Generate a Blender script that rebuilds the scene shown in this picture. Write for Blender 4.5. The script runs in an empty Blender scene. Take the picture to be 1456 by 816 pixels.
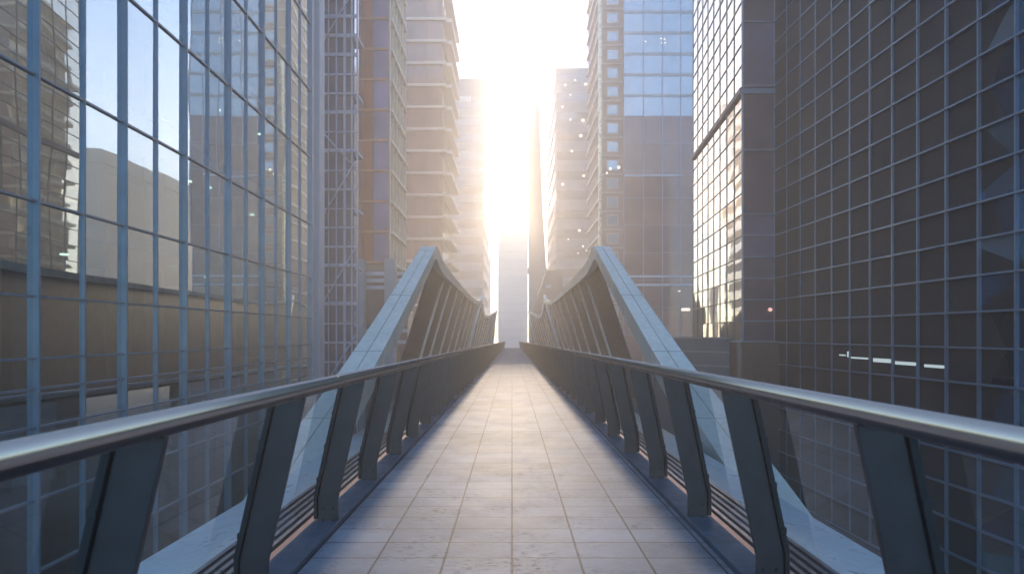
import bpy, bmesh, math, random
from mathutils import Vector, Matrix

random.seed(7)
F = 971.0            # focal length in photo pixels (24 mm on 36 mm)
EYE = 1.46           # eye height above the deck
HOR = 475.0          # level horizon row
GROUND = -7.0

scene = bpy.context.scene
C = scene.collection


# ------------------------------------------------------------------ helpers
def P(px, py, D):
    return Vector(((px - 728.0) * D / F, D, EYE + (HOR - py) * D / F))


class MB:
    """collects geometry and builds ONE mesh object"""
    def __init__(self):
        self.bm = bmesh.new()

    def hexa(self, v, mi=0):
        """8 corners: bottom loop 0-3, top loop 4-7"""
        bv = [self.bm.verts.new(p) for p in v]
        for f in ((0, 3, 2, 1), (4, 5, 6, 7), (0, 1, 5, 4), (1, 2, 6, 5), (2, 3, 7, 6), (3, 0, 4, 7)):
            fc = self.bm.faces.new([bv[i] for i in f])
            fc.material_index = mi
        return self

    def box(self, x0, x1, y0, y1, z0, z1, mi=0):
        return self.hexa([(x0, y0, z0), (x1, y0, z0), (x1, y1, z0), (x0, y1, z0),
                          (x0, y0, z1), (x1, y0, z1), (x1, y1, z1), (x0, y1, z1)], mi)

    def obox(self, o, u, n, a0, a1, d0, d1, z0, z1, mi=0):
        """box in a frame: u along a wall, n out of the wall, z up"""
        pts = []
        for z in (z0, z1):
            for a, d in ((a0, d0), (a1, d0), (a1, d1), (a0, d1)):
                p = o + u * a + n * d
                pts.append((p.x, p.y, z))
        return self.hexa(pts, mi)

    def prism_y(self, poly, y0, y1, mi=0, shear=0.0):
        """polygon of (x, z) extruded along y"""
        a = [self.bm.verts.new((x, y0, z)) for x, z in poly]
        b = [self.bm.verts.new((x, y1, z)) for x, z in poly]
        n = len(poly)
        fs = [self.bm.faces.new(a), self.bm.faces.new(b[::-1])]
        for i in range(n):
            fs.append(self.bm.faces.new([a[i], b[i], b[(i + 1) % n], a[(i + 1) % n]]))
        for f in fs:
            f.material_index = mi
        return self

    def tube(self, p0, p1, r0, r1=None, seg=14, mi=0):
        r1 = r0 if r1 is None else r1
        p0, p1 = Vector(p0), Vector(p1)
        d = (p1 - p0).normalized()
        up = Vector((0, 0, 1)) if abs(d.z) < .9 else Vector((1, 0, 0))
        a = d.cross(up).normalized()
        b = a.cross(d)
        r = []
        for p, rr in ((p0, r0), (p1, r1)):
            r.append([self.bm.verts.new(p + (a * math.cos(t) + b * math.sin(t)) * rr)
                      for t in [2 * math.pi * i / seg for i in range(seg)]])
        for i in range(seg):
            f = self.bm.faces.new([r[0][i], r[0][(i + 1) % seg], r[1][(i + 1) % seg], r[1][i]])
            f.smooth = True
            f.material_index = mi
        self.bm.faces.new(r[0][::-1]).material_index = mi
        self.bm.faces.new(r[1]).material_index = mi
        return self

    def sweep(self, rings, mi=0, smooth=False):
        """closed rings of equal count"""
        vs = [[self.bm.verts.new(p) for p in r] for r in rings]
        n = len(vs[0])
        for k in range(len(vs) - 1):
            for i in range(n):
                f = self.bm.faces.new([vs[k][i], vs[k][(i + 1) % n], vs[k + 1][(i + 1) % n], vs[k + 1][i]])
                f.smooth = smooth
                f.material_index = mi
        self.bm.faces.new(vs[0][::-1]).material_index = mi
        self.bm.faces.new(vs[-1]).material_index = mi
        return self

    def build(self, name, mats, parent=None, bevel=0.0, seg=2):
        bmesh.ops.recalc_face_normals(self.bm, faces=self.bm.faces)
        me = bpy.data.meshes.new(name)
        self.bm.to_mesh(me)
        self.bm.free()
        for m in (mats if isinstance(mats, (list, tuple)) else [mats]):
            me.materials.append(m)
        o = bpy.data.objects.new(name, me)
        C.objects.link(o)
        if parent is not None:
            o.parent = parent
        if bevel > 0:
            md = o.modifiers.new('bevel', 'BEVEL')
            md.width = bevel
            md.segments = seg
            md.limit_method = 'ANGLE'
            md.angle_limit = math.radians(35)
            md.harden_normals = False
        return o


def tag(o, label=None, cat=None, group=None, kind=None):
    if label: o['label'] = label
    if cat: o['category'] = cat
    if group: o['group'] = group
    if kind: o['kind'] = kind
    return o


def thing(name, label, cat, loc=(0, 0, 0), group=None):
    o = bpy.data.objects.new(name, None)
    C.objects.link(o)
    o.location = loc
    o.empty_display_size = .5
    return tag(o, label, cat, group)


def copy_part(src, parent, loc):
    o = src.copy()
    C.objects.link(o)
    o.parent = parent
    o.location = loc
    return o


# ---------------------------------------------------------------- materials
def new_mat(name):
    m = bpy.data.materials.new(name)
    m.use_nodes = True
    nt = m.node_tree
    for n in list(nt.nodes):
        nt.nodes.remove(n)
    out = nt.nodes.new('ShaderNodeOutputMaterial')
    return m, nt, out


def coords(nt, scale=(1, 1, 1)):
    tc = nt.nodes.new('ShaderNodeTexCoord')
    mp = nt.nodes.new('ShaderNodeMapping')
    mp.inputs['Scale'].default_value = scale
    nt.links.new(tc.outputs['Object'], mp.inputs['Vector'])
    return mp.outputs['Vector']


def noise(nt, vec, scale, detail=4, rough=.55):
    n = nt.nodes.new('ShaderNodeTexNoise')
    n.inputs['Scale'].default_value = scale
    n.inputs['Detail'].default_value = detail
    n.inputs['Roughness'].default_value = rough
    nt.links.new(vec, n.inputs['Vector'])
    return n.outputs['Fac']


def ramp(nt, fac, stops):
    r = nt.nodes.new('ShaderNodeValToRGB')
    while len(r.color_ramp.elements) < len(stops):
        r.color_ramp.elements.new(.5)
    for e, (p, c) in zip(r.color_ramp.elements, stops):
        e.position = p
        e.color = (*c, 1) if len(c) == 3 else c
    nt.links.new(fac, r.inputs['Fac'])
    return r.outputs['Color']


def surf(name, col, rough=.5, metal=0.0, var=.15, scale=3.0, bump=0.0, bscale=40.0, stretch=(1, 1, 1), spec=.5,
         rvar=.08):
    """general surface: base colour with mottling, roughness variation, optional bump"""
    m, nt, out = new_mat(name)
    b = nt.nodes.new('ShaderNodeBsdfPrincipled')
    v = coords(nt, stretch)
    f = noise(nt, v, scale, 5)
    lo = tuple(c * (1 - var) for c in col)
    hi = tuple(min(1, c * (1 + var)) for c in col)
    nt.links.new(ramp(nt, f, [(.3, lo), (.7, hi)]), b.inputs['Base Color'])
    f2 = noise(nt, v, scale * 2.7, 3)
    mr = nt.nodes.new('ShaderNodeMapRange')
    mr.inputs['From Min'].default_value = .3
    mr.inputs['From Max'].default_value = .76
    mr.inputs['To Min'].default_value = max(.02, rough - rvar)
    mr.inputs['To Max'].default_value = min(1, rough + rvar)
    nt.links.new(f2, mr.inputs['Value'])
    nt.links.new(mr.outputs['Result'], b.inputs['Roughness'])
    b.inputs['Metallic'].default_value = metal
    b.inputs['Specular IOR Level'].default_value = spec
    if bump > 0:
        bp = nt.nodes.new('ShaderNodeBump')
        bp.inputs['Strength'].default_value = bump
        bp.inputs['Distance'].default_value = .01
        nt.links.new(noise(nt, v, bscale, 6), bp.inputs['Height'])
        nt.links.new(bp.outputs['Normal'], b.inputs['Normal'])
    nt.links.new(b.outputs['BSDF'], out.inputs['Surface'])
    return m


def glass(name, body, refl=.15, ior=1.6, tint=(.85, .93, 1), rough=.02, wave=.02, wscale=.5, through=None,
          dirt=.0):
    """coated architectural glass: a mirror layer over a dark body, or over a see-through tint"""
    m, nt, out = new_mat(name)
    v = coords(nt)
    # Schlick curve, the same from both sides of the sheet
    fr = nt.nodes.new('ShaderNodeLayerWeight')
    fr.inputs['Blend'].default_value = .5
    pw_ = nt.nodes.new('ShaderNodeMath')
    pw_.operation = 'POWER'
    pw_.inputs[1].default_value = 4.0
    nt.links.new(fr.outputs['Facing'], pw_.inputs[0])
    f0 = min(.95, ((ior - 1) / (ior + 1)) ** 2 + refl)
    ad = nt.nodes.new('ShaderNodeMath')
    ad.operation = 'MULTIPLY_ADD'
    ad.use_clamp = True
    ad.inputs[1].default_value = 1 - f0
    ad.inputs[2].default_value = f0
    nt.links.new(pw_.outputs[0], ad.inputs[0])
    gl = nt.nodes.new('ShaderNodeBsdfGlossy')
    gl.inputs['Color'].default_value = (*tint, 1)
    gl.inputs['Roughness'].default_value = rough
    if wave > 0:
        bp = nt.nodes.new('ShaderNodeBump')
        bp.inputs['Strength'].default_value = wave
        bp.inputs['Distance'].default_value = 1.0
        nt.links.new(noise(nt, v, wscale, 1), bp.inputs['Height'])
        nt.links.new(bp.outputs['Normal'], gl.inputs['Normal'])
    if through is not None:
        bd = nt.nodes.new('ShaderNodeBsdfTransparent')
        bd.inputs['Color'].default_value = (*through, 1)
        low = bd
        if dirt > 0:
            df = nt.nodes.new('ShaderNodeBsdfDiffuse')
            df.inputs['Color'].default_value = (*body, 1)
            mx0 = nt.nodes.new('ShaderNodeMixShader')
            mx0.inputs[0].default_value = dirt
            nt.links.new(bd.outputs[0], mx0.inputs[1])
            nt.links.new(df.outputs[0], mx0.inputs[2])
            low = mx0
    else:
        low = nt.nodes.new('ShaderNodeBsdfDiffuse')
        f = noise(nt, v, .35, 3)
        nt.links.new(ramp(nt, f, [(.3, tuple(c * .7 for c in body)), (.7, tuple(c * 1.3 for c in body))]),
                     low.inputs['Color'])
    mx = nt.nodes.new('ShaderNodeMixShader')
    if through is not None:                      # a sheet mirrors once: its far face only lets light pass
        ge = nt.nodes.new('ShaderNodeNewGeometry')
        inv = nt.nodes.new('ShaderNodeMath'); inv.operation = 'SUBTRACT'; inv.inputs[0].default_value = 1.0
        nt.links.new(ge.outputs['Backfacing'], inv.inputs[1])
        ml = nt.nodes.new('ShaderNodeMath'); ml.operation = 'MULTIPLY'
        nt.links.new(ad.outputs[0], ml.inputs[0]); nt.links.new(inv.outputs[0], ml.inputs[1])
        ad = ml
    nt.links.new(ad.outputs[0], mx.inputs[0])
    nt.links.new(low.outputs[0], mx.inputs[1])
    nt.links.new(gl.outputs[0], mx.inputs[2])
    nt.links.new(mx.outputs[0], out.inputs['Surface'])
    return m


def lamp_mat(name, col, strength):
    m, nt, out = new_mat(name)
    e = nt.nodes.new('ShaderNodeEmission')
    e.inputs['Color'].default_value = (*col, 1)
    e.inputs['Strength'].default_value = strength
    nt.links.new(e.outputs[0], out.inputs['Surface'])
    return m


def paving_mat():
    m, nt, out = new_mat('stone paving')
    b = nt.nodes.new('ShaderNodeBsdfPrincipled')
    tc = nt.nodes.new('ShaderNodeTexCoord')
    br = nt.nodes.new('ShaderNodeTexBrick')
    br.offset = 0.0
    br.squash = 1.0
    br.inputs['Scale'].default_value = 1.0
    br.inputs['Brick Width'].default_value = .45
    br.inputs['Row Height'].default_value = .352
    br.inputs['Mortar Size'].default_value = .0075
    br.inputs['Mortar Smooth'].default_value = .25
    br.inputs['Bias'].default_value = 0.0
    br.inputs['Color1'].default_value = (.0, .0, .0, 1)
    br.inputs['Color2'].default_value = (1, 1, 1, 1)
    br.inputs['Mortar'].default_value = (.5, .5, .5, 1)
    nt.links.new(tc.outputs['Object'], br.inputs['Vector'])
    tile = nt.nodes.new('ShaderNodeSeparateColor')
    nt.links.new(br.outputs['Color'], tile.inputs[0])
    v = tc.outputs['Object']
    fine = noise(nt, v, 55, 6, .7)
    cloud = noise(nt, v, 1.3, 5, .6)
    # tile tone + mottling
    a = nt.nodes.new('ShaderNodeMath'); a.operation = 'MULTIPLY_ADD'
    a.inputs[1].default_value = .42; nt.links.new(tile.outputs[0], a.inputs[0])
    s = nt.nodes.new('ShaderNodeMath'); s.operation = 'MULTIPLY_ADD'
    s.inputs[1].default_value = .55; nt.links.new(fine, s.inputs[0]); nt.links.new(a.outputs[0], s.inputs[2])
    nt.links.new(cloud, a.inputs[2])
    base = ramp(nt, s.outputs[0], [(.4, (.17, .19, .225)), (1.0, (.355, .38, .425))])
    # dark worn pits and scuffs
    sc = nt.nodes.new('ShaderNodeMapping'); sc.inputs['Scale'].default_value = (1, 2.2, 1)
    nt.links.new(v, sc.inputs['Vector'])
    pit = noise(nt, sc.outputs[0], 16, 8, .78)
    patch = noise(nt, v, 2.1, 2, .5)
    pm = nt.nodes.new('ShaderNodeMath'); pm.operation = 'MULTIPLY'
    nt.links.new(ramp(nt, pit, [(.54, (0, 0, 0)), (.6, (1, 1, 1))]), pm.inputs[0])
    nt.links.new(ramp(nt, patch, [(.45, (0.15, .15, .15)), (.65, (1, 1, 1))]), pm.inputs[1])
    mx = nt.nodes.new('ShaderNodeMix'); mx.data_type = 'RGBA'
    nt.links.new(pm.outputs[0], mx.inputs['Factor'])
    nt.links.new(base, mx.inputs['A'])
    mx.inputs['B'].default_value = (.07, .07, .08, 1)
    stain = noise(nt, v, .55, 6, .68)
    ms = nt.nodes.new('ShaderNodeMix'); ms.data_type = 'RGBA'; ms.blend_type = 'MULTIPLY'
    ms.inputs['Factor'].default_value = 1
    nt.links.new(mx.outputs['Result'], ms.inputs['A'])
    nt.links.new(ramp(nt, stain, [(.38, (.6, .59, .58)), (.6, (1, 1, 1))]), ms.inputs['B'])
    mx = ms
    m2 = nt.nodes.new('ShaderNodeMix'); m2.data_type = 'RGBA'
    nt.links.new(br.outputs['Fac'], m2.inputs['Factor'])
    nt.links.new(mx.outputs['Result'], m2.inputs['A'])
    m2.inputs['B'].default_value = (.045, .04, .045, 1)
    nt.links.new(m2.outputs['Result'], b.inputs['Base Color'])
    rr = nt.nodes.new('ShaderNodeMapRange')
    rr.inputs['To Min'].default_value = .62
    rr.inputs['To Max'].default_value = .7
    nt.links.new(cloud, rr.inputs['Value'])
    nt.links.new(rr.outputs[0], b.inputs['Roughness'])
    b.inputs['Specular IOR Level'].default_value = .36
    # bump: joints + grain + pits
    hh = nt.nodes.new('ShaderNodeMath'); hh.operation = 'MULTIPLY_ADD'; hh.inputs[1].default_value = -1.0
    nt.links.new(br.outputs['Fac'], hh.inputs[0])
    g = nt.nodes.new('ShaderNodeMath'); g.operation = 'MULTIPLY_ADD'; g.inputs[1].default_value = -.35
    nt.links.new(pm.outputs[0], g.inputs[0])
    gg = nt.nodes.new('ShaderNodeMath'); gg.operation = 'MULTIPLY'; gg.inputs[1].default_value = .3
    nt.links.new(fine, gg.inputs[0])
    nt.links.new(gg.outputs[0], g.inputs[2])
    nt.links.new(g.outputs[0], hh.inputs[2])
    bp = nt.nodes.new('ShaderNodeBump')
    bp.inputs['Strength'].default_value = .8
    bp.inputs['Distance'].default_value = .006
    nt.links.new(hh.outputs[0], bp.inputs['Height'])
    nt.links.new(bp.outputs['Normal'], b.inputs['Normal'])
    nt.links.new(b.outputs['BSDF'], out.inputs['Surface'])
    return m


M = {}
M['paving'] = paving_mat()
M['post'] = surf('charcoal painted steel', (.036, .034, .038), .42, 0, .2, 6, .08, 120)
M['gasket'] = surf('black rubber', (.014, .014, .017), .6, 0, .2, 8)
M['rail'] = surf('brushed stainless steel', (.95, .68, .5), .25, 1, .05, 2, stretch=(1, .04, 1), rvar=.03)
M['channel'] = surf('dark anodised channel', (.05, .048, .058), .38, .3, .15, 5)
M['kerb'] = surf('blue grey painted steel edge', (.075, .11, .15), .55, 0, .18, 4, .08, 90)
M['copper'] = surf('copper strip', (.62, .36, .25), .42, .5, .15, 7, .05, 60)
M['slat'] = surf('aluminium slat', (.34, .33, .36), .35, .8, .12, 6)
M['void'] = surf('dark drain', (.015, .015, .018), .8, 0, .1, 6)
M['white'] = surf('white painted steel', (.84, .88, .88), .34, 0, .05, 1.2, .03, 30)
M['beam'] = surf('pale painted steel beam', (.88, .81, .7), .4, 0, .07, 1.5, .05, 40)
def seams(m, pitch, wid):
    nt = m.node_tree
    b = [n for n in nt.nodes if n.type == 'BSDF_PRINCIPLED'][0]
    src = b.inputs['Base Color'].links[0].from_socket
    tc = nt.nodes.new('ShaderNodeTexCoord'); sp = nt.nodes.new('ShaderNodeSeparateXYZ')
    nt.links.new(tc.outputs['Object'], sp.inputs[0])
    d_ = nt.nodes.new('ShaderNodeMath'); d_.operation = 'DIVIDE'; d_.inputs[1].default_value = pitch
    f_ = nt.nodes.new('ShaderNodeMath'); f_.operation = 'FRACT'
    l_ = nt.nodes.new('ShaderNodeMath'); l_.operation = 'LESS_THAN'; l_.inputs[1].default_value = wid / pitch
    nt.links.new(sp.outputs[1], d_.inputs[0]); nt.links.new(d_.outputs[0], f_.inputs[0]); nt.links.new(f_.outputs[0], l_.inputs[0])
    # rain streaks running down the faces
    mp = nt.nodes.new('ShaderNodeMapping'); mp.inputs['Scale'].default_value = (9, 9, .5)
    nt.links.new(tc.outputs['Object'], mp.inputs['Vector'])
    st = noise(nt, mp.outputs[0], 1.0, 5, .7)
    dirt = ramp(nt, st, [(.35, (.86, .85, .83)), (.6, (1, 1, 1))])
    mu = nt.nodes.new('ShaderNodeMix'); mu.data_type = 'RGBA'; mu.blend_type = 'MULTIPLY'; mu.inputs['Factor'].default_value = 1
    nt.links.new(src, mu.inputs['A']); nt.links.new(dirt, mu.inputs['B'])
    mx = nt.nodes.new('ShaderNodeMix'); mx.data_type = 'RGBA'
    nt.links.new(l_.outputs[0], mx.inputs['Factor']); nt.links.new(mu.outputs['Result'], mx.inputs['A'])
    mx.inputs['B'].default_value = (.16, .15, .14, 1)
    nt.links.new(mx.outputs['Result'], b.inputs['Base Color'])


seams(M['beam'], 2.35, .014)
seams(M['white'], 3.1, .012)
M['groove'] = surf('beam joint', (.08, .08, .085), .7, 0, .1, 5)
M['infill'] = surf('dark bronze mesh panel', (.12, .082, .08), .5, 0, .18, 3, .1, 90)
M['rib'] = surf('pale bronze rib', (.85, .76, .66), .42, 0, .1, 3)
M['railglass'] = glass('balustrade glass', (.3, .4, .45), .02, 1.45, (.9, .97, 1), .015, .006, .6, (.95, .98, .985), .004)

# ------------------------------------------------------------------ setting
g = MB()
g.box(-900, 900, -400, 1500, GROUND - .5, GROUND)
tag(g.build('ground', surf('asphalt ground', (.05, .05, .055), .7, 0, .3, .3, .2, 8)), kind='structure')

# ------------------------------------------------------------------- bridge
SLOPE = -.0082
Y0, Y1 = -5.0, 124.0


def slope(o):
    o.rotation_euler = (SLOPE, 0, 0)
    return o


bridge = slope(thing('footbridge', 'long straight footbridge paved in grey stone tiles running towards the sun', 'footbridge'))
WL, WR = 1.35, 1.395
d = MB(); d.box(-WL, WR, Y0, Y1, -.12, 0)
d.build('deck', M['paving'], bridge)
for s, w in ((-1, WL), (1, WR)):
    def X(a):      # a: distance outward measured with the left edge at 1.35
        return s * (a + (w - 1.35))
    def strip(a0, a1, z0, z1, name, mat, bevel=0.0):
        q = MB(); q.box(min(X(a0), X(a1)), max(X(a0), X(a1)), Y0, Y1, z0, z1)
        return q.build(name, mat, bridge, bevel)
    strip(1.358, 1.57, -.14, .035, 'kerb', M['kerb'], .006)
    strip(1.575, 1.665, -.16, -.012, 'copper_strip', M['copper'], .004)
    gr = MB()
    gr.box(min(X(1.67), X(2.16)), max(X(1.67), X(2.16)), Y0, Y1, -.24, -.15)
    drain = gr.build('drain_channel', M['void'], bridge)
    for k in range(6):
        a = 1.685 + k * .082
        q = MB(); q.box(min(X(a), X(a + .036)), max(X(a), X(a + .036)), Y0, Y1, -.149, -.06 - .006 * k)
        q.build('slat', M['slat'], drain)
    q = MB()
    q.prism_y([(X(2.17), -.13), (X(2.3), -.16), (X(3.0), -.335), (X(3.06), -.40), (X(3.0), -.52), (X(2.17), -.42)], Y0, Y1)
    q.build('fascia', M['white'], bridge, .02)
for yy in (37.7, 83.0):
    q = MB(); q.box(-WL + .01, WR - .01, yy, yy + .55, .0005, .005)
    q.build('joint_plate', surf('worn joint plate', (.11, .105, .115), .6, .4, .2, 3), bridge)
q = MB(); q.box(-2.1, 2.1, Y0, Y1, -.75, -.26)
q.build('girder', M['post'], bridge)
q = MB()
for yy in (8, 38, 68, 98):
    q = MB(); q.tube((0, yy, -.75), (0, yy, GROUND + .0082 * yy - .1), .45, .55, 20)
    q.build('pier', surf('pier concrete', (.3, .3, .3), .8), bridge)


def railing(s, label, off, rx, rz, ystart):
    root = slope(thing('bridge_railing', label, 'railing', group='railings along the footbridge'))
    def X(a):
        return s * (a + off)
    # handrail
    q = MB(); q.tube((s * rx, Y0, rz), (s * rx, Y1 + .3, rz), .035, seg=32)
    q.build('handrail', M['rail'], root)
    yy = 4.6 if s < 0 else 7.9
    while yy < Y1:
        q = MB(); q.tube((s * rx, yy, rz), (s * rx, yy + .004, rz), .0355, seg=32)
        q.build('rail_splice', M['channel'], root)
        yy += 6.2
    q = MB(); q.box(s * rx - .024, s * rx + .024, Y0, Y1 + .3, rz - .056, rz - .026)
    q.build('rail_channel', M['channel'], root, .008)
    top = rz - .052
    dx = rx - 1.2 - off
    poly = [(X(1.53), -.05), (X(1.375), -.05), (X(1.375), .2), (X(1.368), .24), (X(1.165 + dx), top), (X(1.325 + dx), top),
            (X(1.515), .29), (X(1.53), .22)]
    edge = [(X(1.534), .05), (X(1.56), .05), (X(1.56), .235), (X(1.548), .30), (X(1.362 + dx), top), (X(1.33 + dx), top),
            (X(1.518), .29), (X(1.534), .222)]
    p = MB()
    p.prism_y(poly, -.015, .015)
    p.prism_y(edge, -.03, .034, 1)
    for zc in (.36, .62, .88):                       # glass clamps and their screws
        xo = X(1.545 - (zc - .26) * (.2 - dx) / (top - .26))
        p.box(xo - .017, xo + .017, -.036, .04, zc - .018, zc + .018, 1)
    for zc in (.04, .13):
        for a_ in (1.41, 1.49):
            p.tube((X(a_), -.022, zc), (X(a_), -.0155, zc), .012, seg=10, mi=1)
    post0 = p.build('post', [M['post'], M['gasket']], root, .003)
    # glass leaf between two posts, just outside the plates
    gp = [(X(1.545), .16), (X(1.557), .16), (X(1.557), .235), (X(1.352 + dx), top), (X(1.340 + dx), top), (X(1.545), .232)]
    p = MB(); p.prism_y(gp, .036, 1.55 - .032)
    pane0 = p.build('glass_panel', M['railglass'], root)
    n = 0
    y = ystart
    while y < Y1:
        if n == 0:
            post0.location = (0, y, 0); pane0.location = (0, y, 0)
        else:
            copy_part(post0, root, (0, y, 0))
            if y + 1.55 < Y1 + .5:
                copy_part(pane0, root, (0, y, 0))
        n += 1
        y += 1.55
    # end post plate
    return root


railing(-1, 'steel handrail on dark leaning posts with glass, nearest the pale blue glass building', 0.0, 1.20, 1.186, 2.3 - 1.55 * 3)
railing(1, 'steel handrail on dark leaning posts with glass, nearest the dark gridded building', .045, 1.255, 1.212, 2.42 - 1.55 * 3)


# ------------------------------------------------------------ truss screens
def interp(path, t):
    for (a, b) in zip(path, path[1:]):
        if a[0] <= t <= b[0]:
            f = (t - a[0]) / (b[0] - a[0])
            return a[1] + f * (b[1] - a[1])
    return path[-1][1]


def catmull(pts, n=6):
    out = []
    for i in range(len(pts) - 1):
        p0 = pts[max(i - 1, 0)]; p1 = pts[i]; p2 = pts[i + 1]; p3 = pts[min(i + 2, len(pts) - 1)]
        for k in range(n):
            t = k / n
            out.append(tuple(.5 * ((2 * b) + (-a + c) * t + (2 * a - 5 * b + 4 * c - d_) * t * t + (-a + 3 * b - 3 * c + d_) * t ** 3)
                             for a, b, c, d_ in zip(p0, p1, p2, p3)))
    out.append(tuple(pts[-1]))
    return out


# (distance, height relative to the eye) of the upper chord past the apex
CHORD = [(19.0, 2.56), (19.6, 2.68), (20.3, 2.63), (21.6, 2.47), (25, 2.42), (30, 2.40), (37, 2.40), (43, 2.48), (48, 2.75), (51, 2.98),
         (53.5, 2.62), (57, 2.25), (62, 2.2), (70, 2.55), (84, 3.3), (99, 4.05)]


def truss(s, k, label):
    root = slope(thing('bridge_truss', label, 'truss', group='arched trusses beside the footbridge'))
    def xz(ze):
        return s * k * (2.35 + .23 * max(0.0, 2.5 - ze))
    # the main beam: rises from the fascia to the apex then runs on as the chord
    low = [(9.3, -2.5), (10.0, -2.15), (10.9, -1.72), (12.2, -1.15), (13.7, -.45), (15.5, .53), (17.2, 1.52), (18.4, 2.22)]
    pts = catmull([(a, b) for a, b in low + CHORD], 5)
    rings, groove = [], []
    for i, (y, ze) in enumerate(pts):
        a = pts[max(i - 1, 0)]; b = pts[min(i + 1, len(pts) - 1)]
        t = Vector((0, b[0] - a[0], b[1] - a[1])).normalized()
        nrm = Vector((0, -t.z, t.y))                 # "up" of the beam
        f = max(0, min(1, (y - 10) / 10.0))
        w = .76 * (1 - f) + .38 * f                  # width across
        h = .56 * (1 - f) + .36 * f
        if y > 22:
            g2 = min(1, (y - 22) / 10)
            w = .38 - .12 * g2; h = .36 - .12 * g2
        cx = xz(ze)
        c = Vector((cx, y, ze + EYE))
        e = Vector((s, 0, 0))
        o_ = c + e * (w * .5); i_ = c - e * (w * .5)
        dn = nrm * h
        rings.append([i_, c - e * (.02 * w), c - e * (.02 * w) - nrm * .03, c + e * (.02 * w) - nrm * .03, c + e * (.02 * w), o_,
                      o_ - dn * .75 - e * (.1 * w), i_ - dn + e * .03])
    q = MB(); q.sweep(rings)
    for f in q.bm.faces:
        pass
    q.build('arch_beam', M['beam'], root)
    # ribs and dark infill panels, leaning along the bridge
    tops = [20.6, 24, 26.6, 30, 33.6, 37.1, 40.6, 44.2, 47.6, 50.8, 54, 57.5, 61.5, 66, 71, 77, 84, 91.5, 99]
    zb = -1.72
    LEAN = .5
    def foot(y, ze, z):
        lean = LEAN if y < 98 else -4.0
        return Vector((xz(z), y - LEAN * (ze - z) if y < 98 else y + 20.0 * min(1, (ze - z) / 5.0), z + EYE))
    for j, y in enumerate(tops):
        ze = interp(pts, y) - .1
        top = foot(y, ze, ze)
        bot = foot(y, ze, zb)
        if j < len(tops) - 1:
            y2 = tops[j + 1]
            zs = []
            # top edge follows the chord
            up = []
            for m_ in range(5):
                yy = y + (y2 - y) * m_ / 4
                zz = interp(pts, yy) - .1
                up.append(Vector((xz(zz), yy, zz + EYE)))
            ze2 = interp(pts, y2) - .1
            b2 = foot(y2, ze2, zb)
            p = MB()
            loop = [bot] + up + [b2]
            off = Vector((s * .05, 0, .012))
            A = [p.bm.verts.new(v + off * .2) for v in loop]
            B = [p.bm.verts.new(v + off) for v in loop]
            p.bm.faces.new(A); p.bm.faces.new(B[::-1])
            for i in range(len(loop)):
                i2 = (i + 1) % len(loop)
                p.bm.faces.new([A[i], B[i], B[i2], A[i2]])
            p.build('infill_panel', M['infill'], root)
        if j == 0:
            continue
        w = .17 if y < 52 else .18
        inn = Vector((-s * .06, 0, 0)); ow = Vector((s * .02, 0, 0)); wy = Vector((0, w, 0))
        p = MB()
        p.hexa([bot + inn, bot + ow, bot + ow + wy, bot + inn + wy, top + inn, top + ow, top + ow + wy, top + inn + wy])
        p.build('rib', M['rib'], root)
    # slender masts standing proud of the screen
    for (yt, zt, yb, r) in ((50.5, 3.25, 45.5, .11), (98.5, 4.15, 93, .12)):
        p = MB(); p.tube((xz(zt) - s * .12, yt, zt + EYE), (xz(zb) - s * .12, yb, zb + EYE), r, r, 14)
        p.build('mast', M['white'], root)
    return root


truss(-1, 1.0, 'pale arched beam with dark ribbed panels, before the orange banded tower')
truss(1, 1.08, 'pale arched beam with dark ribbed panels, before the tower with square windows')


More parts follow.
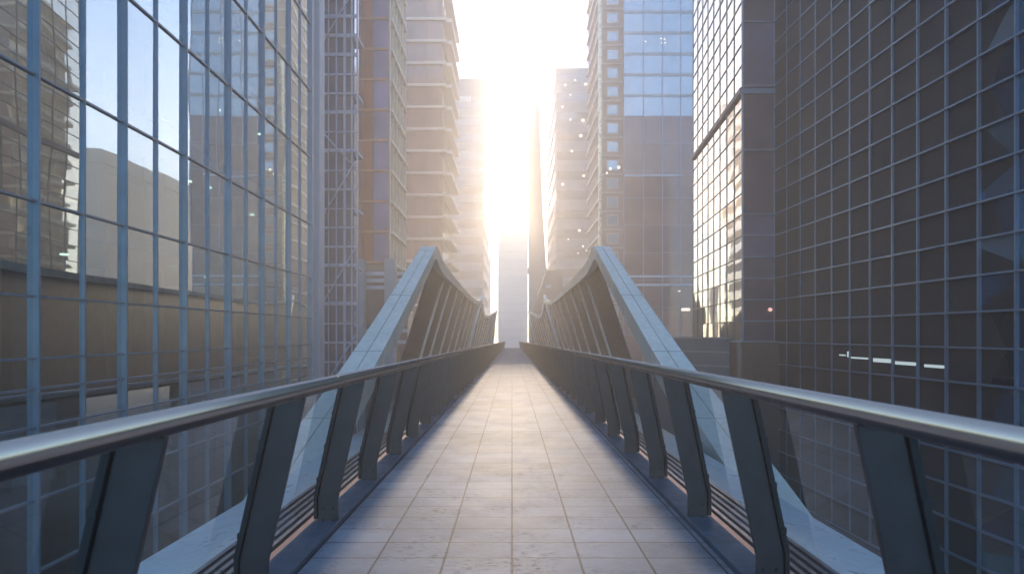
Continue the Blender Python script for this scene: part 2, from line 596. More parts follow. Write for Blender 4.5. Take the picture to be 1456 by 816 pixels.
# ---------------------------------------------------------- facade builders
class Tower:
    """collects panes so that only the 100 largest in the picture are objects of their own"""
    def __init__(self, root):
        self.root = root
        self.panes = []

    def facade(self, p0, p1, cols, rows, mats, frame, mw=.06, md=.08, th=.06, td=.05, tilt=.15, mull=True, trans=True,
               inset=.03, split=1):
        """p0,p1: ends of the wall (x, y); the outside is on the right hand of p0->p1. cols: distances, rows: heights"""
        o = Vector((p0[0], p0[1], 0)); e = Vector((p1[0], p1[1], 0))
        u = (e - o).normalized(); n = Vector((u.y, -u.x, 0))
        for i in range(len(cols) - 1):
            for j in range(len(rows) - 1):
                a0, a1, z0, z1 = cols[i], cols[i + 1], rows[j], rows[j + 1]
                c = o + u * ((a0 + a1) / 2); c.z = (z0 + z1) / 2
                # seen size
                area = 0
                if c.y > .8:
                    ctr = c - Vector((0, 0, EYE))
                    px = 728 + c.x / c.y * F; py = HOR - (c.z - EYE) / c.y * F
                    if -120 < px < 1576 and -150 < py < 900:
                        area = (a1 - a0) * (z1 - z0) * abs(ctr.normalized().dot(n)) / ctr.length_squared
                self.panes.append((area, o, u, n, a0, a1, z0, z1, inset, tilt, random.choice(mats)))
        if mull:
            for i, a in enumerate(cols):
                mdi = md(i) if callable(md) else md
                q = MB(); q.obox(o, u, n, a - mw / 2, a + mw / 2, -inset - .03, mdi, rows[0], rows[-1])
                q.build('mullion', frame, self.root)
        if trans:
            for z in rows:
                q = MB(); q.obox(o, u, n, cols[0] + .005, cols[-1] - .005, -inset - .025, td, z - th / 2, z + th / 2)
                q.build('transom', frame, self.root)

    def finish(self, limit=100):
        self.panes.sort(key=lambda t: -t[0])
        rest = {}
        for k, (area, o, u, n, a0, a1, z0, z1, inset, tilt, mat) in enumerate(self.panes):
            ta = random.uniform(-tilt, tilt) * math.pi / 180; tb = random.uniform(-tilt, tilt) * math.pi / 180
            ac, zc = (a0 + a1) / 2, (z0 + z1) / 2
            pts = []
            for dd in (-.02, 0):
                for a, z in ((a0, z0), (a1, z0), (a1, z1), (a0, z1)):
                    off = -inset + dd + (a - ac) * math.tan(ta) + (z - zc) * math.tan(tb)
                    p = o + u * a + n * off
                    pts.append((p.x, p.y, z))
            own = k < limit and area > 0
            if own:
                q = MB(); q.hexa(pts); q.build('pane', mat, self.root)
            else:
                q, ms = rest.setdefault('r', (MB(), []))
                if mat not in ms:
                    ms.append(mat)
                q.hexa(pts, ms.index(mat))
        if 'r' in rest:
            q, ms = rest['r']
            ob = q.build('pane', ms, self.root)
            if len(self.panes) > limit:
                ob['kind'] = 'stuff'


def frange(a, b, st):
    out = []
    while a < b - 1e-6:
        out.append(a); a += st
    out.append(b)
    return out


# ------------------------------------------------- left: blue glass building
M['mull_blue'] = surf('blue grey mullion', (.25, .32, .39), .38, .3, .08, 2)
M['transom_br'] = surf('bronze transom', (.26, .24, .25), .4, .3, .1, 2)
GL = [glass('pale blue glass a', (.3, .4, .5), .54, 1.7, (.84, .94, .96), .01, .008, .35, (.62, .86, .93)),
      glass('pale blue glass b', (.3, .4, .5), .6, 1.7, (.86, .95, .96), .01, .01, .3, (.58, .83, .92))]
lb = thing('glass_building', 'pale blue glass office building with slim mullions along the bridge, mirroring the sky', 'building', (-9.2, 14, GROUND))
lb.location = (0, 0, 0)
T = Tower(lb)
XL = -9.2
ys = [13.18 + 1.5 * k for k in range(-7, 13)]
rows = [EYE + z for z in (-8.4, -6.4, -4.6, -3.2, -1.8, -1.06, -.47, .73, 2.57, 5.01, 8.07, 11.1, 14.15, 17.2, 20.25, 23.3, 26.4, 29.5, 33)]
yl0 = ys[0]
T.facade((XL, yl0), (XL, ys[-1]), [y - yl0 for y in ys], rows, GL, M['mull_blue'], .048, lambda i: .085 if i % 2 else .03, .045, .025, .12)
T.finish()
# what can be seen inside
m_slab = surf('ceiling slab', (.3, .4, .45), .8)
m_back = surf('interior wall', (.2, .36, .44), .8, 0, .25, .4)
m_tan = surf('tan interior wall', (.42, .35, .25), .8, 0, .1, 1)
m_dk = surf('dark interior', (.09, .15, .19), .8)
for z in (-5.2, -1.75, 2.45, 5.6, 8.9, 12.2, 15.5, 18.8, 22.1, 25.4, 28.7):
    q = MB(); q.box(XL - 9, XL - .35, yl0, ys[-1] - .1, EYE + z - .3, EYE + z)
    q.build('floor_slab', m_slab, lb)
q = MB(); q.box(XL - 9.3, XL - 9.02, yl0, ys[-1], GROUND, EYE + 33); q.build('back_wall', m_back, lb)
q = MB(); q.box(XL - 9.3, XL - .1, yl0 - .2, yl0 - .02, GROUND, EYE + 33); q.build('end_wall', m_back, lb)
q = MB(); q.box(XL - 9.3, XL + .15, yl0 - .2, ys[-1] + .1, EYE + 33.05, EYE + 33.6); q.build('roof', M['mull_blue'], lb)
q = MB(); q.box(XL - 9.3, XL - .3, ys[-1] + .12, ys[-1] + .3, GROUND, EYE + 33); q.build('end_wall', m_dk, lb)
for k, y in enumerate((10.4, 14.0, 16.9, 22.4, 25.6, 28.4)):
    q = MB(); q.box(XL - 9, XL - 4.2 - (k % 3) * .9, y, y + .14, GROUND, EYE + 28); q.build('cross_wall', m_dk if k % 2 else m_back, lb)
for k in range(14):
    y = 11 + (k * 4.7) % 19; fz = (-1.75, 2.45, 5.6, 8.9)[k % 4]
    q = MB(); q.box(XL - 2.6, XL - 1.1, y, y + .75, EYE + fz + .7, EYE + fz + .76)
    q.box(XL - 2.5, XL - 2.44, y + .05, y + .7, EYE + fz, EYE + fz + .7); q.box(XL - 1.25, XL - 1.19, y + .05, y + .7, EYE + fz, EYE + fz + .7)
    q.build('desk', m_tan, lb)
for y in (15.2, 20.6, 26.0, 9.8):
    q = MB(); q.tube((XL - 1.6, y, GROUND), (XL - 1.6, y, EYE + 33), .28, seg=20); q.build('column', m_slab, lb)
q = MB(); q.box(XL - 4.2, XL - 4.0, 19.5, 30.8, EYE + 2.46, EYE + 5.2); q.build('partition', m_tan, lb)
q = MB(); q.box(XL - 5.2, XL - 5.0, 9, 19, EYE - 1.7, EYE + 2.1); q.build('partition', m_back, lb)
m_lamp = lamp_mat('ceiling lamp glow', (1, .82, .55), 1.6)
for (y, z) in ((21.7, 2.2), (24.6, 5.3), (27.4, 5.3), (28.9, 5.3), (26.2, 8.6), (29.3, 8.6), (18.2, 2.15), (23.6, 5.3), (25.4, 2.15), (29.9, 5.25)):
    lx = XL - 1.2 - random.random() * 1.6
    q = MB(); q.tube((lx, y, EYE + z - .05), (lx, y, EYE + z - .01), .1, .1, 16)
    q.build('ceiling_lamp', m_lamp, lb)
m_door = surf('pale door leaf', (.4, .46, .47), .6, 0, .1, 1)
for y in (15.3, 16.8, 18.3, 19.8, 21.3, 22.8):
    q = MB(); q.box(XL - .45, XL - .38, y - .52, y + .52, EYE - 5.6, EYE - 2.95); q.build('door', m_door, lb)
# end return of the glass building: white service columns
m_wcol = surf('white clad column', (.62, .66, .72), .5, 0, .06, 1)
for (y0, y1, xx) in ((31.5, 32.1, XL - .1), (33.2, 33.9, XL - .15), (34.6, 35.0, XL - .4)):
    q = MB(); q.box(xx - .55, xx, y0, y1, GROUND, EYE + 33); q.build('column', m_wcol, lb, .03)

# --------------------------------------------------------- white lattice tower
lt = thing('lattice_tower', 'slender tower behind a white steel lattice, next to the orange banded tower', 'tower')
xl0, xl1, yl, yl2 = P(463, 0, 41).x, P(508.5, 0, 41).x, 41.0, 42.4
q = MB(); q.box(xl0 - 3, xl1 - .25, yl + .25, yl2, GROUND, EYE + 36)
q.build('core', glass('slate glass', (.09, .12, .2), .08, 1.5, (.8, .88, 1), .06, .03, .8), lt)
m_lat = surf('white steel lattice', (.5, .55, .66), .5, 0, .08, 1)
for z in frange(GROUND + 1, EYE + 36, 1.15):
    q = MB(); q.box(xl0 - 3, xl1, yl + .02, yl + .14, z, z + random.choice((.08, .12, .2))); q.build('lattice_rail', m_lat, lt)
for x in frange(xl0 - 2.6, xl1 - .05, .46):
    q = MB(); q.box(x, x + random.choice((.05, .08, .14)), yl - .1, yl + .018, GROUND, EYE + 36); q.build('lattice_post', m_lat, lt)
for k in range(7):
    z = -2 + k * 5.2
    q = MB(); q.tube((xl0 - .2, yl - .14, z), (xl1 - .1, yl - .14, z + random.choice((2.6, -2.2, 3.4))), .045); q.build('brace', m_lat, lt)
for z in frange(GROUND + 2, EYE + 36, 3.45):
    q = MB(); q.box(xl1 - .24, xl1 + .06, yl + .2, yl2, z, z + .16); q.build('side_band', m_lat, lt)

# --------------------------------------------------------- orange banded tower
bt = thing('banded_tower', 'brown tower with thin orange floor bands and a lavender glass strip', 'tower')
Tb = Tower(bt)
D = 55.0
x0, x1 = P(505, 0, D).x, P(553, 0, D).x
xm = P(530, 0, D).x
yb2 = D * 175 / 153
zr = [EYE + (HOR - 373) * D / F + 2.45 * k for k in range(0, 15)]
gb = glass('brown tower glass', (.4, .085, .04), .0, 1.45, (1, .9, .85), .12, .02, .4)
gb2 = glass('brown tower glass dull', (.34, .08, .045), .0, 1.45, (1, .9, .85), .12, .02, .4)
gv = glass('lavender glass strip', (.2, .18, .33), .03, 1.5, (.9, .9, 1), .06, .02, .4)
m_or = surf('orange spandrel', (.5, .19, .1), .5, 0, .12, .6)
m_brn = surf('brown cladding', (.2, .12, .1), .55, 0, .15, .5)
m_crm = surf('cream fin', (.8, .66, .54), .45, 0, .06, .6)
cols = [0, (P(516, 0, D).x - x0), (xm - x0)]
Tb.facade((x0, D), (xm, D), cols, zr, [gb, gb2], m_brn, .12, .06, .1, .03, .1, True, False)
Tb.facade((xm + .002, D), (x1, D), [0, x1 - xm], zr, [gv], m_brn, .1, .07, .1, .03, .1, True, False)
for z in zr:
    q = MB(); q.box(x0, x1 - .06, D - .09, D + .3, z - .09, z + .09); q.build('spandrel', m_or, bt)
# side wall facing the bridge: cream fins
L = yb2 - D
gs = glass('warm side glass', (.42, .27, .12), .2, 1.6, (1, .86, .62), .03, .02, .4)
Tb.facade((x1, D + .02), (x1, yb2), frange(0, L, L / 5), zr, [gs], m_crm, .15, .15, .2, .26, .2)
q = MB(); q.box(x0, x1 - .12, D + .12, yb2, GROUND, zr[-1]); q.build('core', m_brn, bt)
q = MB(); q.box(x0 - 34, x0 - .01, D + .3, yb2, GROUND, zr[-1]); q.build('sky_screen', m_brn, bt)  # unseen mass added to keep the bright sky gap out of mirrored glass
Tb.finish()
# podium
pd = thing('podium', 'low podium with white bands at the foot of the orange banded tower', 'podium')
Dp = 52.0
xa, xb = P(500, 0, Dp).x, P(578, 0, Dp).x
zt = EYE + (HOR - 384) * Dp / F
q = MB(); q.box(xa, xb, Dp + .6, Dp + 3.4, GROUND, zt); q.build('wall', glass('podium glass', (.13, .1, .12), .12, 1.5, (1, .93, .9), .08), pd)
for py in (388, 398, 408, 470, 486):
    z = EYE + (HOR - py) * Dp / F
    q = MB(); q.box(xa, xb, Dp + .4, Dp + .59, z - .14, z + .14); q.build('band', m_wcol, pd)
for px, w in ((511, .5), (553, .85)):
    x = P(px, 0, Dp - 1).x
    q = MB(); q.box(x - w / 2, x + w / 2, Dp - .6, Dp + .2, GROUND, EYE + (HOR - 369) * Dp / F); q.build('column', M['mull_blue'], pd)

# --------------------------------------------------------- balcony slab tower
st = thing('slab_tower', 'pale brown tower with projecting cream floor slabs, behind the orange banded tower', 'tower')
Ts = Tower(st)
D = 85.0
x0, x1 = P(570, 0, D).x, P(629, 0, D).x
y2 = D * 99 / 86
roof = EYE + 478 * D / F
zr = [roof - 2.73 * k for k in range(17)][::-1]
gs1 = glass('dusty tower glass', (.3, .17, .155), .06, 1.5, (1, .93, .9), .1, .02, .3)
gs2 = glass('dusty tower glass darker', (.24, .14, .13), .06, 1.5, (1, .93, .9), .1, .02, .3)
Ts.facade((x0, D), (x1, D), frange(0, x1 - x0, 1.6), zr, [gs1, gs2], m_brn, .05, .04, .1, .03, .1, True, False)
for z in zr:
    q = MB(); q.box(x0, x1 + .5, D - .35, D + .2, z - .16, z + .16); q.build('floor_band', m_crm, st)
    q = MB(); q.box(x1 + .05, x1 + 1.15, D + .22, y2, z - .2, z + .22); q.build('balcony_slab', m_crm, st)
Ts.facade((x1, D + .2), (x1, y2), frange(0, y2 - D - .2, 2.2), zr, [gs1, gs], m_crm, .1, .05, .1, .03, .1, True, False)
q = MB(); q.box(x0, x1 - .12, D + .12, y2, GROUND, roof); q.build('core', m_brn, st)
Ts.finish()


# ------------------------------------------------------------ far hazy blocks
def plain_block(name, label, cat, px0, px1, ptop, D, depth, wallm, winm, floor, band=.45, lit=(), top_extra=None):
    t = thing(name, label, cat)
    a, b = P(px0, 0, D).x, P(px1, 0, D).x
    zt = EYE + (HOR - ptop) * D / F
    q = MB(); q.box(a, b, D + .05, D + depth, GROUND, zt); q.build('wall', wallm, t)
    z = zt - floor
    while z > GROUND + 1:
        q = MB()
        q.box(a + .25, b - .25, D - .02, D + .049, z + floor * band * .5, z + floor * (1 - band * .5))
        # a ribbon of windows: frames dividing it
        w = q.build('window_ribbon', winm, t)
        # returns on the walk side
        side = b if (a + b) / 2 < 0 else a
        sg = 1 if side == b else -1
        q = MB(); q.box(min(side + sg * .002, side + sg * .07), max(side + sg * .002, side + sg * .07), D + .4, D + depth - .4,
                        z + floor * band * .5, z + floor * (1 - band * .5))
        q.build('window_ribbon', winm, t)
        z -= floor
    for (px, py, r) in lit:
        p = P(px, py, D - .1)
        r *= .55
        q = MB(); q.box(p.x - r, p.x + r, D - .12, D - .025, p.z - r * .8, p.z + r * .8)
        q.build('lit_window', m_lit, t)
    return t, a, b, zt


m_lit = lamp_mat('lit window', (1, .88, .68), .6)
m_pale = surf('pale stone', (.45, .42, .43), .7, 0, .08, .2)
m_far = glass('far window', (.4, .4, .44), .1, 1.5, (1, .97, .97), .15)
m_palew = glass('pale window', (.2, .18, .2), .12, 1.5, (1, .95, .95), .08)
t, a, b, zt = plain_block('office_block', 'hazy flat topped office block with pale floor bands left of the sun', 'building', 636, 688, 112, 140, 26,
                          m_pale, m_palew, 3.5, .5)
q = MB(); q.box(a, b, 139.9, 139.97, zt - 3.7, zt - .2); q.build('top_panel', surf('grey top panel', (.3, .27, .3), .6), t)
q = MB()
sx, sz = P(646, 141, 139.8).x, P(646, 141, 139.8).z
q = MB(); q.tube((sx, 139.7, sz), (sx, 139.82, sz), .75, seg=18); q.box(sx + 1.1, sx + 3.4, 139.7, 139.82, sz - .6, sz + .6)
q.build('sign', surf('white sign', (.8, .8, .8), .5), t)

t, *_ = plain_block('distant_tower', 'pale square topped tower at the end of the bridge under the sun', 'tower', 708.5, 750, 303, 300, 14,
                    surf('far stone', (.42, .42, .46), .7, 0, .06, .1), m_far, 3.8, .8)
t, *_ = plain_block('slim_tower', 'thin grey tower beside the hazy office block', 'tower', 690, 697, 366, 200, 3,
                    m_pale, m_palew, 3.6, .7)

# spire
sp = thing('spire', 'tall hazy tapering spire right of the sun', 'spire')
D = 168.0
q = MB()
sec = [(758.5, 764.5, 102), (756, 766.5, 150), (751.5, 768.5, 214), (751.5, 771.5, 300), (752.5, 777, 384), (752.5, 778, 440), (752.5, 778, 560)]
rings = []
for (a, b, py) in sec[::-1]:
    A, B = P(a, py, D), P(b, py, D)
    dp = (B.x - A.x)
    rings.append([(A.x, D, A.z), (B.x, D, A.z), (B.x, D + dp, A.z), (A.x, D + dp, A.z)])
q.sweep(rings)
q.build('shaft', surf('spire cladding', (.4, .37, .4), .6, 0, .06, .1), sp)
for py in (214, 384):
    A, B = P(750.5, py, D), P(769.5 if py == 214 else 778, py, D)
    q = MB(); q.box(A.x, B.x, D - .4, D + (B.x - A.x) + .3, A.z - .5, A.z + .5); q.build('collar', m_pale, sp)

# brown low building with a sloping roof edge
lo = thing('sloped_building', 'brown building with a steep sloping edge behind the end of the bridge truss', 'building')
D = 128.0
q = MB()
poly = [(P(px, py, D).x, P(px, py, D).z) for px, py in ((756, 446), (777, 385), (790, 384), (800, 384), (800, 540), (756, 540))]
q.prism_y(poly, D, D + 9); q.build('wall', surf('rust cladding', (.22, .15, .11), .6, 0, .15, .3), lo)
A = P(780, 407, D - .1); q = MB(); q.box(A.x - .5, A.x + .5, D - .08, D + .1, A.z - .3, A.z + .3); q.build('window', m_wcol, lo)

# hazy tower with lit windows
lits = [(804, 97 + 24, .35), (818, 114, .35), (811, 135, .3), (833, 120, .5), (800, 152, .35), (811, 170, .3), (829, 171, .55), (826, 193, .55), (813, 215, .4),
        (830, 250, .45), (800, 262, .4), (824, 328, .45), (808, 340, .25), (829, 350, .3), (834, 356, .3), (822, 360, .25)]
plain_block('office_tower', 'hazy tower dotted with lit windows, right of the spire', 'tower', 790, 856, 97, 140, 33,
            surf('mauve stone', (.4, .36, .38), .7, 0, .1, .2), m_palew, 4.0, .55, lits)

# --------------------------------------------------- brown tower, square windows
DT = 90.0
bw = thing('brick_tower', 'reddish brown tower with one column of square windows and a gilded edge', 'tower')
D = DT
x0, x1 = P(855, 0, D).x, P(886, 0, D).x
ys2 = D * 124 / 106
H = EYE + 51
q = MB(); q.box(x0, x1, D, ys2, GROUND, H); q.build('wall', surf('red brown panel', (.3, .17, .13), .6, 0, .12, .5), bw)
m_sqw = glass('square window glass', (.3, .36, .4), .22, 1.6, (.9, .97, 1), .03)
z = EYE + (HOR - 470) * D / F
m_wf = surf('pinkish frame', (.5, .38, .34), .5)
while z < H - 2:
    xc = P(871, 0, D).x
    q = MB(); q.box(xc - .78, xc + .78, D - .06, D - .002, z - .73, z + .73)
    w = q.build('window', m_wf, bw)
    q = MB(); q.box(xc - .62, xc + .62, D - .075, D - .061, z - .58, z + .58); q.build('pane', m_sqw, w)
    q = MB(); q.box(x0 + .05, x1 - .05, D - .1, D - .003, z - 1.28, z - 1.13); q.build('string_course', m_wf, bw)
    z += 2.42
q = MB(); q.box(x0 - .32, x0 + .02, D - .2, D + .35, GROUND, H); q.build('edge_fin', surf('gilded fin', (.75, .62, .4), .3, .6, .05, 1), bw)
z = GROUND + 2
while z < H:
    q = MB(); q.box(x0 - .3, x0 - .002, D + .6, ys2, z, z + .3); q.build('side_band', m_crm, bw)
    z += 2.42
# lower-right lamps on it
for px, py, r in ((868, 240, .16), (880, 238, .2), (863, 246, .12)):
    p = P(px, py, D - .12)
    q = MB(); q.tube((p.x, D - .14, p.z), (p.x, D - .1, p.z), r, seg=14); q.build('lamp', m_lit, bw)

# --------------------------------------------------- pale glass tower
gt = thing('glass_tower', 'pale blue glass tower with soft floor bands beside the brown tower with square windows', 'tower')
Tg = Tower(gt)
D = DT
x0, x1 = P(887, 0, D).x, P(987, 0, D).x
M['mull_lav'] = surf('lavender mullion', (.34, .36, .48), .4, .2, .06, 1)
m_pg = glass('pale tower glass', (.32, .36, .4), .3, 1.6, (.92, .97, 1), .03, .015, .3)
m_pg2 = glass('pale tower glass bright', (.38, .42, .45), .3, 1.6, (.92, .97, 1), .03, .015, .3)
m_pb = glass('painted reflection glass', (.27, .13, .115), .03, 1.5, (1, .85, .8), .04, .015, .3)  # brown reflection of buildings opposite is put into the lower panes' colour
m_pb2 = glass('painted reflection glass deep', (.22, .12, .13), .04, 1.5, (1, .86, .86), .04, .015, .3)
cl = [0] + [P(px, 0, D).x - x0 for px in (915, 942, 968)] 
cl.append(x1 - x0)
zsplit = EYE + (HOR - 165) * D / F
zu = [zsplit + 2.75 * k for k in range(9)]
zl = [zsplit - 3.6 * k for k in range(11)][::-1]
zl = [z for z in zl if z > GROUND]
Tg.facade((x0, D), (x0 + cl[-1], D), cl, zu, [m_pg, m_pg2], M['mull_lav'], .12, .08, .05, .012, .1, True, False)
Tg.facade((x0, D), (x0 + cl[-1], D), cl, zl, [m_pb, m_pb2], M['mull_lav'], .12, .081, .06, .02, .1)
for z in zu[1:]:
    q = MB(); q.box(x0 + .1, x0 + cl[-1] - .1, D - .02, D + .02, z - .3, z + .12); q.build('spandrel', surf('pale spandrel', (.36, .4, .43), .3), gt)
zz = EYE + (HOR - 250) * D / F
q = MB(); q.box(x0 + .1, P(970, 0, D).x, D - .14, D - .03, zz - .12, zz + .12); q.build('ledge', m_wcol, gt)
for py in (393, 405):
    zz = EYE + (HOR - py) * D / F
    q = MB(); q.box(x0 + .1, x0 + cl[-1] - .1, D - .16, D - .03, zz - .14, zz + .14); q.build('ledge', m_wcol, gt)
q = MB(); q.box(x0 + .05, x0 + cl[-1], D + .12, D + 40, GROUND, zu[-1]); q.build('core', surf('tower core', (.2, .2, .22), .6), gt)
for px, py in ((915, 57), (918, 59), (940, 55), (945, 56), (941, 61), (946, 61)):
    p = P(px, py, D - .05)
    q = MB(); q.box(p.x - .1, p.x + .1, D - .05, D - .024, p.z - .06, p.z + .06); q.build('lamp', m_lit, gt)
for px, py, r in ((975, 440, .35), (966, 414, .1)):
    p = P(px, py, D - .05)
    q = MB(); q.box(p.x - r * 1.6, p.x + r * 1.6, D - .1, D - .06, p.z - r * .5, p.z + r * .5); q.build('lamp', m_lit, gt)
Tg.finish()

# --------------------------------------------------- right: dark gridded building
rb = thing('gridded_building', 'dark glass building with a square blue grey mullion grid and a golden lit flank', 'building')
Tr = Tower(rb)
M['mull_dk'] = surf('blue grey grid mullion', (.25, .33, .43), .36, .4, .08, 2)
M['mull_dk2'] = surf('blue grey grid transom', (.36, .38, .43), .36, .4, .08, 2)
GR = [glass('dark glass with blind', (.15, .18, .21), .05, 1.5, (.6, .8, 1), .03, .02, .5), glass('teal lit glass', (.04, .13, .15), .06, 1.5, (.5, .8, 1), .02, .02, .5)] + 3 * [glass('dark glass a', (.02, .04, .08), .05, 1.5, (.5, .74, 1), .015, .02, .5),
      glass('dark glass b', (.035, .07, .12), .17, 1.5, (.55, .76, 1), .015, .025, .5),
      glass('dark glass c', (.01, .018, .035), .02, 1.5, (.5, .72, 1), .02, .02, .5),
      glass('dark glass d', (.03, .085, .12), .11, 1.5, (.5, .8, 1), .02, .03, .5)]
ca = Vector((13.98, 36.2)); near = Vector((15.4 - .0391 * -1.2, -1.2))
Lr = (near - ca).length
cols = [1.497 * k for k in range(int(Lr / 1.497) + 1)]
rows_r = [EYE + .7 + 1.13 * k for k in range(-8, 27)]
# outside is on the right of p0->p1; walking from the corner towards the camera the walkway is on the right
Tr.facade(ca, near, cols, rows_r, GR, M['mull_dk'], .06, .09, .06, .11, .5)
GD = [glass('sky gold tinted glass a', (.09, .06, .045), .6, 1.7, (1, .93, .82), .02, .012, .3),  # gold of the mirrored sky is put into the glass tint
      glass('sky gold tinted glass b', (.1, .07, .05), .66, 1.7, (1, .92, .8), .03, .015, .3)]
cb = Vector((12.19, 36.2)); far = Vector((12.19 + .08 * (50.3 - 36.2), 50.3))
Lg = (far - cb).length
m_gm = surf('brown grid mullion', (.2, .15, .12), .4, .3, .1, 2)
Tr.facade(far, cb, frange(0, Lg, Lg / 8.0), [z for z in rows_r if z > EYE - .6], GD, m_gm, .05, .008, .045, .012, .3)
# corner face looking at the bridge
rc = [z for z in rows_r if z > EYE - .6]
rc2 = [z for i, z in enumerate(rc) if z < EYE + 6 or (i % 3 == 0)]
GC = [glass('corner metal glass', (.17, .145, .21), .08, 1.5, (.9, .88, 1), .14, .02, .5), glass('corner metal glass deep', (.11, .09, .125), .08, 1.5, (.9, .88, 1), .14, .02, .5)]
Tr.facade(cb, ca, [0.04, (ca - cb).length - .04], rc2, GC, M['mull_dk'], .09, .1, .07, .09, .1)
Tr.finish()
# ledge that runs round the flank at one third of its height
zb_ = EYE + 12.9
q = MB()
u = Vector((cb.x - far.x, cb.y - far.y, 0)).normalized(); n = Vector((u.y, -u.x, 0))
q.obox(Vector((far.x, far.y, 0)), u, n, 0, Lg + .12, -.05, .13, zb_ - .14, zb_ + .12)
q.build('ledge', m_brn, rb)
q = MB(); q.box(cb.x - .1, ca.x, 36.05, 36.19, zb_ - .2, zb_ + .06); q.build('ledge', M['mull_dk'], rb)
# solid core behind the panes
q = MB()
poly = [(12.35, 36.35), (13.9, 36.35), (15.62, -1.2), (30, -1.2), (30, 50.2), (13.5, 50.2)]
q = MB()
A = [q.bm.verts.new((x, y, GROUND)) for x, y in poly]; B = [q.bm.verts.new((x, y, rows_r[-1])) for x, y in poly]
q.bm.faces.new(A); q.bm.faces.new(B[::-1])
for i in range(len(poly)):
    q.bm.faces.new([A[i], A[(i + 1) % len(poly)], B[(i + 1) % len(poly)], B[i]])
q.build('core', surf('dark core', (.03, .03, .035), .8), rb)
# metal clad foot of the corner
q = MB()
xa, xb2 = P(1038, 0, 35.8).x, 14.02
pts = []
r = .55
ring = [(xb2, 36.5), (xb2, 35.55)] + [(xa + r - r * math.sin(t), 35.55 + r - r * math.cos(t)) for t in [math.pi / 2 * i / 8 for i in range(9)]] + [(xa, 36.9), (xb2 - .4, 36.9)]
q.sweep([[(x, y, GROUND) for x, y in ring], [(x, y, EYE - .42) for x, y in ring]], smooth=False)
q.build('plinth', surf('brushed brown metal', (.16, .13, .125), .34, .6, .12, 3, 0, 40, (1, 1, .1)), rb, .02)
q = MB()
ring2 = [(x - .03 if x < 13 else x, y - .03) for x, y in ring]
q.sweep([[(x, y, EYE - .417) for x, y in ring2], [(x, y, EYE - .34) for x, y in ring2]])
q.build('plinth_cap', M['mull_dk'], rb)
# lights seen in the lower panes
m_cool = lamp_mat('cool strip light', (.75, .93, 1), .2)
m_pink = lamp_mat('pink lamp', (1, .55, .5), .35)
un = Vector((near.x - ca.x, near.y - ca.y, 0)).normalized(); nn = Vector((un.y, -un.x, 0))
for (a0, a1, z, h) in ((6.4, 7.1, -.9, .03), (7.2, 7.35, -.85, .12), (7.5, 8.8, -.98, .035), (9.15, 10.35, -1.02, .075), (10.6, 11.8, -1.07, .06), (12.3, 13.3, -1.1, .05)):
    q = MB(); q.obox(Vector((ca.x, ca.y, 0)), un, nn, a0, a1, -.028, .03, EYE + z - h, EYE + z + h)
    q.build('strip_light', m_cool, rb)
p = P(1096, 440, 36.0)
q = MB(); q.tube((p.x, 36.02, p.z), (p.x, 36.09, p.z), .1, seg=16); q.build('lamp', m_pink, rb)

# parapet wall beside the corner
pw = thing('parapet_wall', 'grey concrete parapet wall at the foot of the golden lit flank', 'wall')
o = Vector((P(930, 0, 40).x, 40, 0)); e = Vector((P(1037, 0, 35.9).x, 35.9, 0))
u = (e - o).normalized(); n = Vector((u.y, -u.x, 0)); Lw = (e - o).length
m_con = surf('concrete', (.2, .21, .22), .75, 0, .15, 1.2, .2, 30)
q = MB(); q.obox(o, u, n, 0, Lw, -.3, 0, GROUND, EYE - .25); q.build('wall', m_con, pw)
for z in (-.25, -1.0, -1.75, -2.5):
    q = MB(); q.obox(o, u, n, 0, Lw, -.29, .05, EYE + z + .003, EYE + z + .09); q.build('coping', surf('pale coping', (.36, .36, .38), .6), pw)

# building that the left glass mirrors (it stands behind the gridded building)
mb = thing('stone_block', 'square stone block with a roof hut, mirrored in the pale blue glass building', 'building')
m_st = surf('grey stone', (.3, .28, .25), .8, 0, .12, .1)
q = MB(); q.box(52, 90, 118, 160, GROUND, EYE + 32); q.build('wall', m_st, mb)
q = MB(); q.box(62, 66, 118.5, 124, EYE + 32.01, EYE + 35); q.build('roof_hut', m_st, mb)
q = MB(); q.box(51.6, 90.4, 117.6, 160.4, EYE + 29.4, EYE + 30.2); q.build('cornice', m_st, mb)

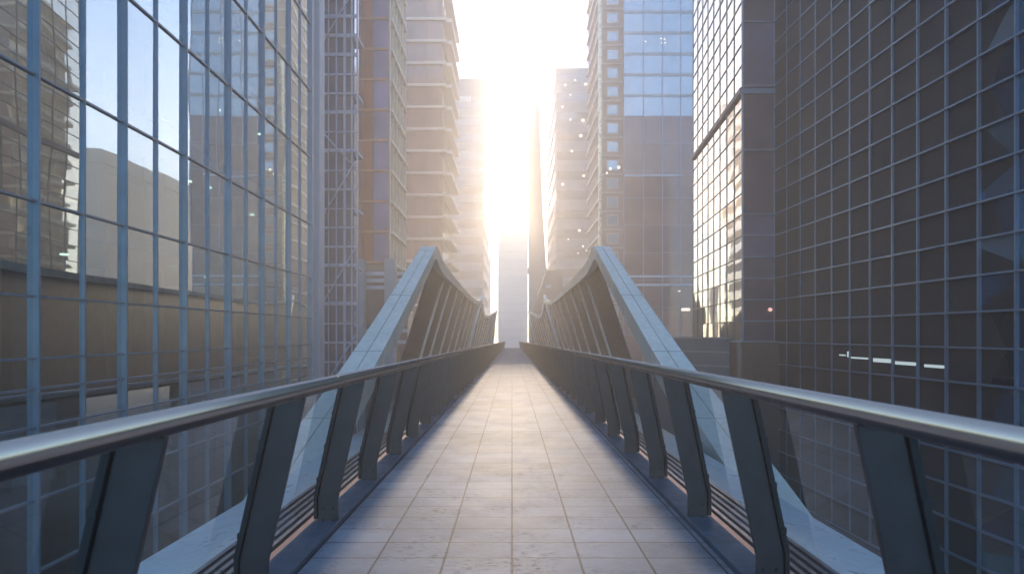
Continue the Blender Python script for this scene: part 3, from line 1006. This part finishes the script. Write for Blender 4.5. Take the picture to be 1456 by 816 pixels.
# ----------------------------------------------------------------- haze, light
hz = MB(); hz.box(-130, 130, -60, 330, GROUND - 1, 74)
m, nt, out = new_mat('city haze')
pv = nt.nodes.new('ShaderNodeVolumePrincipled')
pv.inputs['Color'].default_value = (1.0, .95, .9, 1)
pv.inputs['Density'].default_value = .0043
pv.inputs['Anisotropy'].default_value = .6
nt.links.new(pv.outputs[0], out.inputs['Volume'])
ho = hz.build('haze', m)
tag(ho, kind='stuff')
ho['label'] = 'warm morning haze between the towers'
ho['category'] = 'haze'

SUN_EL = 11.2
w = bpy.data.worlds.new('World')
scene.world = w
w.use_nodes = True
nt = w.node_tree
bg = nt.nodes['Background']
sky = nt.nodes.new('ShaderNodeTexSky')
sky.sky_type = 'NISHITA'
sky.sun_disc = False
sky.sun_elevation = math.radians(SUN_EL)
sky.sun_rotation = math.radians(0)
sky.air_density = 1.1
sky.dust_density = 0.0
sky.ozone_density = 5
nt.links.new(sky.outputs[0], bg.inputs['Color'])
bg.inputs['Strength'].default_value = .14

sd = bpy.data.lights.new('sun', 'SUN')
sd.energy = 3.0
sd.angle = math.radians(2.0)
sd.color = (1, .79, .57)
so = bpy.data.objects.new('sun', sd)
C.objects.link(so)
dirv = Vector((.0, -math.cos(math.radians(SUN_EL)), -math.sin(math.radians(SUN_EL))))
so.rotation_euler = dirv.to_track_quat('-Z', 'Y').to_euler()

cd = bpy.data.cameras.new('camera')
cd.sensor_width = 36
cd.lens = 24.0
cd.shift_y = (HOR - 408) / 1456
cd.clip_start = .05
cd.clip_end = 5000
cd.dof.use_dof = True
cd.dof.focus_distance = 11.0
cd.dof.aperture_fstop = 3.2
co = bpy.data.objects.new('camera', cd)
C.objects.link(co)
co.location = (0, 0, EYE)
co.rotation_euler = (math.radians(90), 0, 0)
scene.camera = co

scene.view_settings.view_transform = 'Standard'
scene.view_settings.look = 'None'
scene.view_settings.gamma = 1
scene.view_settings.use_curve_mapping = False
scene.view_settings.exposure = 1.62
cy = scene.cycles
cy.use_denoising = True
try:
    cy.denoiser = 'OPENIMAGEDENOISE'
except Exception:
    pass
cy.max_bounces = 8
cy.glossy_bounces = 5
cy.transparent_max_bounces = 16
cy.volume_bounces = 2
cy.diffuse_bounces = 3
cy.sample_clamp_indirect = 6
